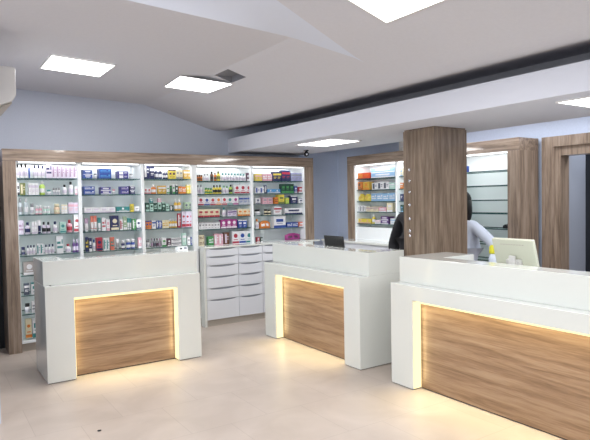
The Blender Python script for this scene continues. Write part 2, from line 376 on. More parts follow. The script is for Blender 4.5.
B1('plinth', XR+.06,3.676,0, XU-.031,4.499,.09, 'kick', ru)

# ---------------------------------------------------------------- drawer cabinets under the back shelving
def scallop(x0, x1, zt, zb, n=12):
    """drawer front outline whose upper edge dips into a curved finger grip"""
    pts = [(x0,zb),(x1,zb),(x1,zt)]
    w = x1-x0
    for k in range(n+1):
        u = k/n; x = x1 - w*(.06+.88*u); s = math.sin(math.pi*u)**.5 if 0 < u < 1 else 0
        pts.append((x, zt-.022*s))
    pts.append((x0,zt)); return pts
DZ = [1.0,.895,.783,.640,.492,.345,.085]
XD = [(2.972,3.427),(3.429,3.790),(3.792,4.190),(4.192,4.588)]
WN = ['first from the left counter','second from the left counter','third, partly behind the middle counter','last, hidden behind the middle counter']
for (x0,x1),wn in zip(XD, WN):
    t = empty('drawer_cabinet', (x0,6.54,0), 'white cabinet of six handleless drawers under the shelving, '+wn, 'drawer cabinet', group='drawer cabinets under the back shelving')
    B1('carcass', x0,6.562,.085, x1,YB-.035,.998, 'carcass', t)
    B1('plinth', x0,6.575,0, x1,YB-.035,.085, 'kick', t)
    for k in range(6):
        bm = bmesh.new(); prism(bm, [(a-x0,b) for a,b in scallop(x0+.002, x1-.002, DZ[k]-.003-(.0 if k else .0), DZ[k+1]+.003)], 0, .02, 'xz')
        dr = obj('drawer', bm, 'drawer_front', t)
        bm = bmesh.new(); w = x1-x0
        quad(bm, [(w*.08,.0205,DZ[k]-.028),(w*.92,.0205,DZ[k]-.028),(w*.92,.0205,DZ[k]-.004),(w*.08,.0205,DZ[k]-.004)]); obj('grip_recess', bm, 'drawer_grip', dr)
bm = bmesh.new(); box(bm, 2.940,6.545,0,2.971,YF-.001,1.0); tag(obj('side_panel', bm, 'lacquer'), 'white tall end panel closing the left side of the drawer cabinets', 'panel')
bm = bmesh.new(); box(bm, 2.936,6.53,1.0,4.741,YF-.001,1.022); tag(obj('worktop', bm, 'lacquer', bevel=.002), 'white worktop lying over the row of drawer cabinets', 'worktop')
# base cabinets under the right shelving
for k,(y0,y1) in enumerate(((6.02,6.54),(5.50,6.018),(4.98,5.498))):
    t = empty('base_cabinet', (4.80,y1,0), 'white base cabinet below the right wall shelving, '+['farthest from the column','middle one','nearest the column'][k], 'cabinet', group='base cabinets under the right shelving')
    B1('carcass', 4.82,y0,.085, XR-.003,y1,1.0, 'carcass', t); B1('plinth', 4.85,y0,0, XR-.003,y1,.085, 'kick', t)
    dz = [.996,.80,.55,.09]
    for j in range(3): B1('drawer', 4.80,y0+.002,dz[j+1]+.002, 4.819,y1-.002,dz[j]-.002, 'drawer_front', t)
bm = bmesh.new(); box(bm, 4.785,4.975,1.0,XR-.002,6.55,1.03)
tag(obj('worktop', bm, 'lacquer', bevel=.002), 'white worktop lying on the base cabinets by the right wall', 'worktop')
bm = bmesh.new(); box(bm, XR+.002,4.531,1.0,XU-.035,5.329,1.03); obj('shelf_floor', bm, 'shelf_white', ru, (-XR,-6.32,0))
bm = bmesh.new(); box(bm, XR+.002,5.361,1.0,XU-.035,6.174,1.03); obj('shelf_floor', bm, 'shelf_white', ru, (-XR,-6.32,0))

# ---------------------------------------------------------------- goods on the shelves
ROWS = {
 'b1': [
  (1.888, [(0.86, 0.979, 0.152, 3, 'bottle', 'white', 'black', 1), (0.984, 1.004, 0.121, 1, 'tube', 'blue', 'blue', 1), (1.03, 1.152, 0.143, 3, 'bottle', 'white', 'navy', 1), (1.162, 1.225, 0.167, 1, 'box', 'lilac', 'navy', 1), (1.225, 1.492, 0.146, 6, 'box', 'lilac', 'mauve', 1)]),
  (1.703, [(0.865, 0.89, 0.13, 1, 'box', 'white', 'black', 1), (0.895, 0.949, 0.131, 1, 'box', 'olive', 'cream', 1), (0.979, 1.08, 0.132, 3, 'box', 'white', 'lilac', 1), (1.091, 1.152, 0.155, 1, 'bottle', 'lime', 'white', 1), (1.162, 1.214, 0.056, 1, 'jar', 'white', 'teal', 1), (1.225, 1.309, 0.079, 3, 'jar', 'white', 'grey', 1), (1.33, 1.379, 0.113, 1, 'bottle', 'white', 'black', 1), (1.395, 1.449, 0.148, 1, 'bottle', 'white', 'black', 1), (1.46, 1.492, 0.092, 1, 'box', 'white', 'pink', 1)]),
  (1.489, [(0.87, 0.915, 0.185, 1, 'bottle', 'frost', 'grey', 1), (0.929, 0.974, 0.186, 1, 'bottle', 'frost', 'white', 1), (0.989, 1.03, 0.121, 1, 'jar', 'white', 'grey', 1), (1.04, 1.111, 0.099, 2, 'jar', 'pink', 'white', 1), (1.121, 1.194, 0.089, 2, 'jar', 'mint', 'white', 1), (1.235, 1.299, 0.112, 1, 'jar', 'peach', 'cream', 1), (1.309, 1.373, 0.102, 2, 'box', 'white', 'cream', 1), (1.384, 1.503, 0.125, 2, 'box', 'lilac', 'pink', 1)]),
  (1.274, [(0.865, 0.92, 0.152, 1, 'box', 'lilac', 'mauve', 1), (0.929, 0.989, 0.131, 1, 'bottle', 'lilac', 'navy', 1), (0.999, 1.055, 0.132, 2, 'box', 'white', 'lilac', 1), (1.06, 1.096, 0.155, 1, 'tube', 'white', 'navy', 1), (1.101, 1.194, 0.133, 2, 'bottle', 'lilac', 'black', 1), (1.214, 1.267, 0.134, 1, 'bottle', 'white', 'navy', 1), (1.288, 1.352, 0.124, 1, 'box', 'mint', 'teal', 1), (1.362, 1.427, 0.148, 1, 'bottle', 'pink', 'crimson', 1), (1.438, 1.503, 0.206, 1, 'box', 'white', 'crimson', 1)]),
  (1.043, [(0.885, 0.929, 0.098, 1, 'jar', 'grey', 'navy', 1), (0.939, 1.03, 0.109, 3, 'bottle', 'white', 'navy', 1), (1.04, 1.111, 0.121, 2, 'box', 'white', 'teal', 1), (1.121, 1.225, 0.111, 3, 'bottle', 'white', 'navy', 1), (1.246, 1.32, 0.202, 1, 'box', 'white', 'teal', 1), (1.341, 1.405, 0.102, 1, 'bottle', 'white', 'crimson', 1), (1.416, 1.487, 0.148, 2, 'bottle', 'purple', 'lilac', 1)]),
  (0.828, [(0.9, 1.019, 0.142, 1, 'box', 'taupe', 'white', 1)]),
  (0.611, [(0.9, 0.954, 0.131, 1, 'box', 'slate', 'white', 1), (0.969, 1.04, 0.132, 1, 'box', 'white', 'teal', 1)]),
  (0.405, [(0.9, 0.959, 0.109, 1, 'jar', 'white', 'black', 1), (0.969, 1.04, 0.132, 1, 'box', 'white', 'grey', 1)]),
  (0.133, [(0.9, 0.964, 0.218, 1, 'box', 'cream', 'orange', 1), (0.969, 1.045, 0.219, 1, 'box', 'white', 'teal', 1)]),
 ],
 'b2': [
  (1.888, [(1.559, 1.659, 0.05, 1, 'flat', 'blue', 'white', 2), (1.676, 1.716, 0.058, 1, 'jar', 'white', 'grey', 1), (1.738, 1.877, 0.056, 1, 'flat', 'blue', 'cyan', 2), (1.953, 2.079, 0.043, 1, 'flat', 'indigo', 'white', 2), (2.091, 2.14, 0.06, 1, 'jar', 'white', 'grey', 1)]),
  (1.703, [(1.559, 1.682, 0.046, 1, 'flat', 'blue', 'white', 2), (1.75, 1.865, 0.041, 1, 'flat', 'indigo', 'white', 2), (1.883, 1.924, 0.059, 1, 'jar', 'white', 'pink', 1), (1.983, 2.079, 0.045, 1, 'flat', 'indigo', 'lilac', 2), (2.091, 2.152, 0.048, 1, 'flat', 'navy', 'white', 2)]),
  (1.489, [(1.559, 1.912, 0.063, 4, 'flat', 'white', 'lilac', 1), (1.924, 2.079, 0.065, 1, 'flat', 'teal', 'white', 1), (2.091, 2.134, 0.097, 1, 'box', 'yellow', 'olive', 1), (2.14, 2.201, 0.061, 1, 'flat', 'white', 'grey', 1)]),
  (1.274, [(1.559, 1.603, 0.162, 1, 'tube', 'mauve', 'white', 1), (1.625, 1.699, 0.186, 2, 'tube', 'coral', 'white', 1), (1.704, 1.744, 0.164, 1, 'tube', 'teal', 'white', 1), (1.75, 1.796, 0.152, 1, 'box', 'white', 'crimson', 1), (1.802, 1.842, 0.141, 1, 'box', 'white', 'pink', 1), (1.854, 1.948, 0.177, 1, 'box', 'navy', 'cream', 1), (1.959, 1.995, 0.131, 1, 'box', 'white', 'crimson', 1), (2.001, 2.043, 0.156, 1, 'box', 'sage', 'white', 1), (2.049, 2.103, 0.144, 2, 'tube', 'teal', 'white', 1), (2.109, 2.152, 0.133, 1, 'box', 'green', 'white', 1), (2.158, 2.213, 0.121, 1, 'box', 'white', 'navy', 1)]),
  (1.043, [(1.559, 1.592, 0.173, 1, 'box', 'navy', 'yellow', 1), (1.597, 1.631, 0.151, 1, 'box', 'navy', 'white', 1), (1.637, 1.676, 0.139, 1, 'bottle', 'white', 'blue', 1), (1.682, 1.75, 0.163, 1, 'box', 'crimson', 'navy', 1), (1.761, 1.83, 0.141, 2, 'box', 'white', 'teal', 1), (1.842, 1.889, 0.154, 1, 'box', 'coral', 'teal', 1), (1.912, 1.948, 0.131, 1, 'tube', 'white', 'grey', 1), (1.971, 2.019, 0.108, 1, 'jar', 'navy', 'white', 1), (2.031, 2.14, 0.12, 2, 'jar', 'blue', 'white', 1), (2.176, 2.22, 0.134, 1, 'box', 'pink', 'white', 1)]),
 ],
 'b3': [
  (1.888, [(2.263, 2.338, 0.171, 1, 'box', 'navy', 'white', 1), (2.344, 2.401, 0.148, 1, 'box', 'navy', 'white', 1), (2.408, 2.504, 0.124, 2, 'bottle', 'navy', 'white', 1), (2.51, 2.575, 0.1, 2, 'bottle', 'navy', 'white', 1), (2.582, 2.674, 0.113, 2, 'box', 'yellow', 'plum', 1), (2.681, 2.768, 0.114, 2, 'box', 'cream', 'grey', 1), (2.781, 2.89, 0.115, 2, 'box', 'gold', 'white', 1)]),
  (1.703, [(2.263, 2.351, 0.073, 2, 'box', 'white', 'crimson', 1), (2.357, 2.427, 0.111, 1, 'bottle', 'orange', 'white', 1), (2.44, 2.543, 0.099, 2, 'box', 'gold', 'white', 1), (2.549, 2.589, 0.1, 1, 'box', 'white', 'green', 1), (2.595, 2.621, 0.1, 1, 'box', 'forest', 'green', 1), (2.628, 2.661, 0.113, 1, 'box', 'white', 'green', 1), (2.668, 2.701, 0.114, 1, 'box', 'forest', 'white', 1), (2.708, 2.808, 0.089, 2, 'box', 'orange', 'white', 1), (2.815, 2.89, 0.115, 2, 'box', 'yellow', 'cream', 1)]),
  (1.489, [(2.275, 2.325, 0.104, 1, 'box', 'forest', 'mint', 1), (2.332, 2.376, 0.105, 1, 'box', 'mint', 'forest', 1, 'teal'), (2.382, 2.427, 0.105, 1, 'box', 'forest', 'mint', 1), (2.433, 2.478, 0.105, 1, 'box', 'mint', 'forest', 1, 'pink'), (2.485, 2.53, 0.106, 1, 'box', 'forest', 'mint', 1), (2.536, 2.582, 0.088, 1, 'box', 'mint', 'forest', 1), (2.589, 2.635, 0.069, 1, 'box', 'forest', 'white', 1), (2.648, 2.741, 0.139, 2, 'bottle', 'gold', 'white', 1), (2.781, 2.89, 0.102, 2, 'box', 'sage', 'slate', 1)]),
  (1.274, [(2.275, 2.344, 0.098, 2, 'box', 'orange', 'blue', 1), (2.351, 2.401, 0.099, 1, 'box', 'white', 'blue', 1), (2.408, 2.478, 0.099, 2, 'box', 'blue', 'white', 1), (2.485, 2.569, 0.1, 2, 'box', 'cream', 'gold', 1), (2.575, 2.681, 0.113, 3, 'bottle', 'gold', 'white', 1), (2.688, 2.728, 0.177, 1, 'box', 'crimson', 'white', 1), (2.741, 2.897, 0.216, 3, 'box', 'lilac', 'crimson', 1)]),
  (1.043, [(2.275, 2.325, 0.098, 1, 'jar', 'white', 'grey', 1), (2.332, 2.465, 0.111, 4, 'bottle', 'grey', 'mauve', 1), (2.472, 2.53, 0.112, 1, 'box', 'white', 'green', 1), (2.543, 2.589, 0.1, 1, 'box', 'plum', 'white', 1), (2.595, 2.728, 0.05, 1, 'flat', 'white', 'slate', 2), (2.741, 2.795, 0.152, 1, 'box', 'mint', 'white', 1), (2.808, 2.849, 0.115, 1, 'box', 'white', 'grey', 1), (2.856, 2.897, 0.103, 1, 'box', 'blue', 'white', 1)]),
 ],
 'b4': [
  (1.865, [(2.959, 3.043, 0.077, 3, 'jar', 'orange', 'brown', 1), (3.057, 3.135, 0.091, 2, 'bottle', 'white', 'grey', 1), (3.156, 3.199, 0.118, 1, 'bottle', 'brown', 'black', 1), (3.207, 3.243, 0.105, 1, 'bottle', 'orange', 'brown', 1), (3.25, 3.301, 0.132, 1, 'bottle', 'yellow', 'olive', 1), (3.315, 3.676, 0.099, 8, 'bottle', 'white', 'teal', 1), (3.691, 3.761, 0.109, 2, 'box', 'plum', 'white', 1)]),
  (1.695, [(2.959, 3.043, 0.116, 2, 'bottle', 'white', 'grey', 1), (3.071, 3.178, 0.078, 3, 'jar', 'yellow', 'green', 1), (3.185, 3.315, 0.118, 3, 'bottle', 'yellow', 'black', 1), (3.33, 3.419, 0.106, 2, 'bottle', 'white', 'green', 1), (3.426, 3.478, 0.12, 1, 'bottle', 'lime', 'black', 1), (3.493, 3.761, 0.121, 3, 'box', 'white', 'crimson', 1)]),
  (1.545, [(2.966, 3.554, 0.11, 7, 'box', 'white', 'crimson', 1), (3.561, 3.761, 0.115, 3, 'box', 'silver', 'blue', 1)]),
  (1.393, [(2.966, 3.272, 0.103, 4, 'box', 'cream', 'crimson', 1), (3.315, 3.374, 0.119, 1, 'bottle', 'white', 'teal', 1), (3.389, 3.523, 0.08, 2, 'box', 'lilac', 'purple', 1), (3.539, 3.761, 0.094, 3, 'box', 'cream', 'orange', 1)]),
  (1.235, [(2.966, 3.272, 0.097, 7, 'box', 'white', 'grey', 1), (3.286, 3.523, 0.119, 3, 'box', 'magenta', 'white', 1), (3.539, 3.676, 0.108, 2, 'box', 'blue', 'white', 1)]),
  (1.022, [(2.966, 3.043, 0.071, 1, 'box', 'cream', 'brown', 2), (3.099, 3.178, 0.117, 1, 'box', 'green', 'white', 1), (3.185, 3.315, 0.145, 2, 'box', 'pink', 'white', 1), (3.33, 3.404, 0.159, 1, 'box', 'brown', 'lilac', 1), (3.448, 3.761, 0.167, 3, 'box', 'white', 'crimson', 1)]),# 339

 ],
 'b5': [
  (1.865, [(3.816, 3.927, 0.096, 2, 'box', 'yellow', 'pink', 1), (3.935, 4.089, 0.097, 2, 'box', 'pink', 'white', 1), (4.105, 4.238, 0.126, 2, 'box', 'navy', 'yellow', 1), (4.246, 4.39, 0.156, 2, 'box', 'navy', 'crimson', 1), (4.407, 4.606, 0.115, 3, 'box', 'lavender', 'grey', 1)]),
  (1.695, [(3.816, 3.959, 0.083, 2, 'box', 'white', 'blue', 1), (3.967, 4.0, 0.111, 1, 'box', 'navy', 'white', 1), (4.008, 4.221, 0.056, 2, 'flat', 'cyan', 'white', 1), (4.238, 4.45, 0.128, 3, 'box', 'forest', 'green', 1), (4.458, 4.51, 0.101, 1, 'box', 'blue', 'white', 1), (4.527, 4.615, 0.087, 1, 'box', 'crimson', 'white', 1)]),
  (1.545, [(3.816, 3.895, 0.083, 1, 'box', 'white', 'navy', 1), (3.927, 4.089, 0.097, 2, 'box', 'pink', 'grey', 1), (4.122, 4.18, 0.098, 1, 'box', 'orange', 'brown', 1), (4.188, 4.288, 0.127, 1, 'box', 'yellow', 'olive', 1), (4.305, 4.364, 0.085, 1, 'box', 'lime', 'yellow', 1), (4.39, 4.51, 0.115, 1, 'box', 'navy', 'white', 1), (4.527, 4.615, 0.072, 1, 'box', 'white', 'navy', 1)]),
  (1.393, [(3.816, 3.911, 0.083, 1, 'jar', 'white', 'black', 1), (3.959, 4.073, 0.083, 2, 'jar', 'cream', 'black', 1), (4.105, 4.238, 0.112, 1, 'box', 'white', 'crimson', 1), (4.288, 4.597, 0.085, 1, 'flat', 'white', 'navy', 1)]),
  (1.205, [(3.816, 3.872, 0.138, 1, 'bottle', 'white', 'orange', 1), (3.887, 4.073, 0.111, 1, 'bag', 'orange', 'white', 1), (4.097, 4.305, 0.168, 1, 'box', 'white', 'blue', 1), (4.322, 4.51, 0.071, 2, 'flat', 'blue', 'white', 1), (4.527, 4.615, 0.072, 1, 'flat', 'coral', 'white', 1)]),
  (1.022, [(3.824, 3.872, 0.069, 1, 'box', 'crimson', 'white', 1), (3.887, 3.919, 0.069, 1, 'box', 'forest', 'white', 1), (4.305, 4.58, 0.1, 1, 'bag', 'magenta', 'plum', 1)]),
 ],
 'r1': [
  (1.875, [(-6.219, -5.919, 0.079, 1, 'flat', 'redorange', 'orange', 1), (-5.898, -5.427, 0.064, 1, 'flat', 'sky', 'white', 2)]),
  (1.716, [(-6.208, -6.078, 0.114, 1, 'box', 'orange', 'brown', 1), (-6.067, -5.93, 0.113, 1, 'box', 'gold', 'orange', 1), (-5.878, -5.54, 0.097, 3, 'box', 'white', 'slate', 1), (-5.531, -5.427, 0.08, 1, 'box', 'mint', 'white', 1)]),
  (1.558, [(-6.208, -5.94, 0.107, 2, 'bag', 'yellow', 'gold', 1), (-5.898, -5.427, 0.104, 4, 'box', 'sky', 'white', 1)]),
  (1.413, [(-6.208, -6.024, 0.086, 3, 'box', 'white', 'grey', 1), (-6.003, -5.756, 0.07, 2, 'box', 'cream', 'mauve', 1), (-5.746, -5.598, 0.061, 1, 'flat', 'pink', 'white', 1), (-5.588, -5.474, 0.12, 1, 'box', 'cream', 'white', 1)]),
  (1.249, [(-6.197, -5.909, 0.064, 2, 'flat', 'yellow', 'pink', 1), (-5.898, -5.847, 0.125, 1, 'bottle', 'yellow', 'white', 1), (-5.827, -5.716, 0.055, 1, 'flat', 'white', 'pink', 1), (-5.706, -5.559, 0.051, 1, 'flat', 'purple', 'white', 2), (-5.521, -5.427, 0.08, 1, 'box', 'white', 'sky', 1)]),
 ],
 'r2': [
  (1.875, [(-5.38, -5.28, 0.105, 2, 'box', 'cream', 'sky', 1)]),
  (1.716, [(-5.38, -5.28, 0.078, 2, 'box', 'orange', 'white', 1)]),
  (1.558, [(-5.38, -5.28, 0.091, 1, 'box', 'navy', 'white', 1)]),
  (1.413, [(-5.38, -5.28, 0.091, 2, 'box', 'forest', 'sky', 1)]),
  (1.249, [(-5.38, -5.28, 0.105, 2, 'box', 'white', 'coral', 1)]),
 ],
 'r4': [
  (1.875, [(-4.296, -4.256, 0.069, 1, 'box', 'blue', 'white', 1)]),
  (1.249, [(-3.822, -3.748, 0.07, 1, 'gadget', 'black', 'silver', 1)]),
 ],
}

ORD = ['first','second','third','fourth','fifth','sixth','seventh','eighth','ninth','tenth','eleventh','twelfth','thirteenth','fourteenth','fifteenth','sixteenth','seventeenth','eighteenth','nineteenth','twentieth']
BN = {'b1':'first back bay','b2':'second back bay','b3':'third back bay','b4':'fourth back bay','b5':'fifth back bay','r1':'right wall shelving','r2':'right shelving beside column','r4':'glass shelving right of column'}
PH = .70
cache = {}
def carton_mesh(w, d, h, m, a, style):
    bm = bmesh.new(); x, y = w/2, d/2
    box(bm, -x,-y,0, x,y,h)
    e = .0006; f = -y-e
    def dec(x0,z0,x1,z1,mi=1): quad(bm, [(x0*w-x,f,z0*h),(x1*w-x,f,z0*h),(x1*w-x,f,z1*h),(x0*w-x,f,z1*h)], mi)
    if style == 0: dec(.0,.62,1,.82); dec(.15,.40,.85,.46); dec(.15,.28,.7,.33)
    elif style == 1: dec(.0,.0,1,.22); dec(.2,.5,.8,.75); dec(.25,.36,.75,.40)
    elif style == 2: dec(.12,.12,.5,.88); dec(.6,.6,.9,.7); dec(.6,.4,.85,.48)
    elif style == 3: dec(.0,.86,1,1.0); dec(.2,.45,.8,.68); dec(.3,.18,.7,.24)
    elif style == 4:                                   # a round mark over a coloured foot
        n = 10; cx, cz, r = 0, .64*h, min(.30*w, .2*h)
        g = bm.faces.new([bm.verts.new((cx+r*math.cos(2*math.pi*i/n), f, cz+r*math.sin(2*math.pi*i/n))) for i in range(n)]); g.material_index = 1
        dec(0,.04,1,.2); dec(.2,.30,.8,.36)
    else: dec(.08,.3,.92,.42); dec(.08,.55,.6,.68); dec(.75,.55,.92,.8)
    # lid edge: the tuck flap line on top
    quad(bm, [(-x*.96,-y*.2,h+e),(x*.96,-y*.2,h+e),(x*.96,-y*.1,h+e),(-x*.96,-y*.1,h+e)], 1)
    bmesh.ops.recalc_face_normals(bm, faces=bm.faces)
    me = bpy.data.meshes.new('carton'); bm.to_mesh(me); bm.free(); me.materials.append(pack(m)); me.materials.append(pack(a)); return me
def bottle_meshes(w, h, m, a, squat):
    r = w/2; bm = bmesh.new(); zc = h*(.68 if squat else .76)
    prof = [(r*.86,0,0),(r,.04*h,0),(r,zc*.22,0),(r*1.005,zc*.23,1),(r*1.005,zc*.62,1),(r,zc*.63,0),(r,zc*.86,0),(r*(.8 if squat else .45),zc,0)]
    lathe(bm, prof, 12); bmesh.ops.recalc_face_normals(bm, faces=bm.faces)
    me = bpy.data.meshes.new('bottle'); bm.to_mesh(me); bm.free(); me.materials.append(pack(m)); me.materials.append(pack('cream' if m == 'white' and a != 'white' and not squat else ('silver' if m == 'white' else a)))
    if m == 'white': me.materials[1] = pack('silver' if squat else 'lilac')
    bm = bmesh.new(); rc = r*(.84 if squat else .50); lathe(bm, [(rc,zc-.001),(rc,h*.97),(rc*.85,h)], 12)
    bmesh.ops.recalc_face_normals(bm, faces=bm.faces); mc = bpy.data.meshes.new('cap'); bm.to_mesh(mc); bm.free(); mc.materials.append(pack(a)); return me, mc
def tube_meshes(w, d, h, m, a):
    bm = bmesh.new(); n = 12; rings = []
    for z, fx, fy in ((.16*h,.40,.40),(.2*h,.46,.46),(.6*h,.49,.30),(.99*h,.5,.04)):
        rings.append([bm.verts.new((w*fx*math.cos(2*math.pi*i/n), min(w,d)*fy*math.sin(2*math.pi*i/n), z)) for i in range(n)])
    for k in range(3):
        for i in range(n):
            f = bm.faces.new((rings[k][i],rings[k][(i+1)%n],rings[k+1][(i+1)%n],rings[k+1][i])); f.smooth = True; f.material_index = 1 if k == 1 and i in (7,8,9,10) else 0
    bm.faces.new(rings[0][::-1]); bm.faces.new(rings[-1]); bmesh.ops.recalc_face_normals(bm, faces=bm.faces)
    me = bpy.data.meshes.new('tube'); bm.to_mesh(me); bm.free(); me.materials.append(pack(m)); me.materials.append(pack(a))
    bm = bmesh.new(); lathe(bm, [(w*.40,0),(w*.42,.15*h),(w*.36,.165*h)], 12); bmesh.ops.recalc_face_normals(bm, faces=bm.faces)
    mc = bpy.data.meshes.new('cap'); bm.to_mesh(mc); bm.free(); mc.materials.append(pack(a)); return me, mc
def bag_mesh(w, d, h, m, a):
    bm = bmesh.new(); nx, nz = 8, 6; rnd = random.Random(int(w*1e4)); F = []; Bk = []
    for k in range(nz+1):
        v = k/nz; rf, rb = [], []
        for i in range(nx+1):
            u = i/nx; bulge = math.sin(math.pi*u)**.5*math.sin(math.pi*min(.97,v+.15))**.6 if 0 < u < 1 else 0
            z = v*h*(.72+.28*math.sin(math.pi*u)) ; yy = -d*.5*bulge+rnd.uniform(-.003,.003)
            rf.append(bm.verts.new(((u-.5)*w, yy-.002, z))); rb.append(bm.verts.new(((u-.5)*w, -yy*.9+.002, z)))
        F.append(rf); Bk.append(rb)
    for k in range(nz):
        for i in range(nx):
            f = bm.faces.new((F[k][i],F[k][i+1],F[k+1][i+1],F[k+1][i])); f.smooth = True; f.material_index = 1 if 1 <= i <= 6 and k in (2,3) and i % 3 else 0
            f = bm.faces.new((Bk[k][i+1],Bk[k][i],Bk[k+1][i],Bk[k+1][i+1])); f.smooth = True
    for k in range(nz):
        bm.faces.new((Bk[k][0],F[k][0],F[k+1][0],Bk[k+1][0])); bm.faces.new((F[k][nx],Bk[k][nx],Bk[k+1][nx],F[k+1][nx]))
    for i in range(nx):
        bm.faces.new((F[0][i+1],F[0][i],Bk[0][i],Bk[0][i+1])); bm.faces.new((F[nz][i],F[nz][i+1],Bk[nz][i+1],Bk[nz][i]))
    bmesh.ops.recalc_face_normals(bm, faces=bm.faces); me = bpy.data.meshes.new('pouch'); bm.to_mesh(me); bm.free(); me.materials.append(pack(m)); me.materials.append(pack(a)); return me
NAME = dict(box='medicine_box', flat='medicine_box', bottle='bottle', jar='jar', tube='cream_tube', bag='pouch', gadget='tape_dispenser')
KIND = dict(box=('box','box'), flat=('flat box','box'), bottle=('bottle','bottle'), jar=('squat jar','jar'), tube=('tube','tube'), bag=('soft pouch','pouch'))
def say(c): return SAY.get(c, c)
def place(b, z, xc, w, h, kind, m, a, label, grp, style, dep):
    d = dep
    key = (b[0], round(w,3), round(h,3), kind, m, a, style, round(d,3))
    if key not in cache:
        if kind in ('box','flat'): cache[key] = (carton_mesh(w, d, h, m, a, style), None)
        elif kind in ('bottle','jar'): cache[key] = bottle_meshes(w, h, m, a, kind == 'jar')
        elif kind == 'tube': cache[key] = tube_meshes(w, d, h, m, a)
        elif kind == 'bag': cache[key] = (bag_mesh(w, d, h, m, a), None)
    me, mc = cache[key]
    o = bpy.data.objects.new(NAME[kind], me); C.objects.link(o)
    rr = d/2 if kind not in ('bottle','jar') else w/2
    jit = random.uniform(-.03,.03) if kind in ('box','bottle') else 0
    if b[0] == 'b': o.location = (xc, YF+.075+rr, z+.0005); o.rotation_euler = (0,0,jit*.6)
    else: o.location = (XR+.075+rr, -xc, z+.0005); o.rotation_euler = (0,0,math.radians(-90)+jit*.6)
    tag(o, label, KIND[kind][1], grp)
    if mc:
        c = bpy.data.objects.new('cap', mc); C.objects.link(c); c.parent = o
    return o
SN = ['top shelf','second shelf','third shelf','fourth shelf','fifth shelf','sixth shelf','seventh shelf','eighth shelf','bottom board']
for b, rows in ROWS.items():
    for ri, (z, segs) in enumerate(rows):
        sn = SN[ri]
        if b in ('b4','b5') and ri == 5: sn = 'worktop'
        if b == 'r4' and ri == 1: sn = 'fifth shelf'
        idx = 0; grp = 'products on the %s, %s' % (sn, BN[b])
        for seg in segs:
            x0, x1, h, n, kind, m, a, st = seg[:8]; topc = seg[8] if len(seg) > 8 else None
            if kind == 'gadget': continue
            w = (x1-x0)/n; style = (hash((b, ri)) + int(x0*37)) % 6 if False else (ri*2+int(abs(x0)*41)) % 6
            if (m, a) == ('white','crimson') and n >= 3: style = 4
            for k in range(n):
                xc = x0+w*(k+.5); ww = w*(.95 if kind != 'flat' else .98)
                if kind in ('bottle','jar'): ww = min(ww, .12)
                hh = h*(1+random.uniform(-.04,.03)) if kind not in ('flat',) else h
                dep = dict(box=min(.09,max(.035,w*.9)), flat=.11, bottle=0, jar=0, tube=.04, bag=.10)[kind]
                aa = a
                if (m, a) == ('white','crimson') and b in ('b4',) and ri in (2,5): aa = ['crimson','blue','crimson','orange','crimson','teal','magenta'][k % 7] if ri == 2 else ['crimson','blue','teal'][k % 3]
                if m == 'grey' and kind == 'bottle': aa = ['mauve','slate','plum','mauve'][k % 4]
                idxw = ORD[idx] if idx < 20 else 'far'
                for s in range(st):
                    pre = '' if st == 1 else ('lower ' if s == 0 else 'upper ')
                    what = pre + say(m) + ' ' + KIND[kind][0]
                    if kind in ('bottle','jar','tube'): what += ' with %s cap' % say(aa)
                    else: what += ' with %s print' % say(aa)
                    place(b, z+s*(hh+.001), xc, ww, hh, kind, m, aa, '%s, %s from left, %s, %s' % (what, idxw, sn, BN[b]), grp, style, dep)
                if topc:
                    place(b, z+hh+.001, xc, ww*.9, .05, 'box', topc, 'white', 'small %s box lying on the %s item, %s, %s' % (topc, idxw, sn, BN[b]), grp, 3, dep)
                idx += 1

# small black device on the glass shelf right of the column
t = empty('tape_dispenser', (XR+.12,3.755,RL[4]+.001), 'small black desk device with a silver wheel on an otherwise empty glass shelf', 'desk device')
bm = bmesh.new(); prism(bm, [(-.045,0),(.045,0),(.045,.03),(.02,.045),(-.005,.03),(-.045,.03)], -.03, .03, 'yz'); obj('body', bm, 'black_plastic', t, bevel=.003)
bm = bmesh.new(); lathe(bm, [(.012,-.012),(.024,-.012),(.024,.012),(.012,.012)], 14); o = obj('wheel', bm, 'chrome', t, (0,-.022,.052)); o.rotation_euler = (math.radians(90),0,math.radians(90))

# ---------------------------------------------------------------- small items
# laptop (its screen faces the staff side)
t = empty('laptop', (3.86,4.985,H1), 'black open laptop on the middle counter seen from its lid side', 'laptop')
bm = bmesh.new(); box(bm, -.02,-.175,.001, .215,.175,.02); obj('base', bm, 'black_plastic', t, bevel=.004)
bm = bmesh.new(); box(bm, .03,-.155,.0202, .13,.155,.0212); box(bm, .15,-.05,.0202,.205,.05,.0208); obj('keyboard', bm, 'shadow_gap', t)
bm = bmesh.new(); box(bm, -.006,-.175,0,.006,.175,.30); o = obj('lid', bm, 'black_plastic', t, (-.012,0,.022), bevel=.004); o.rotation_euler = (0, math.radians(-8), 0)
bm = bmesh.new(); box(bm, .0062,-.16,.02,.0072,.16,.285); obj('screen', bm, 'screen', o)
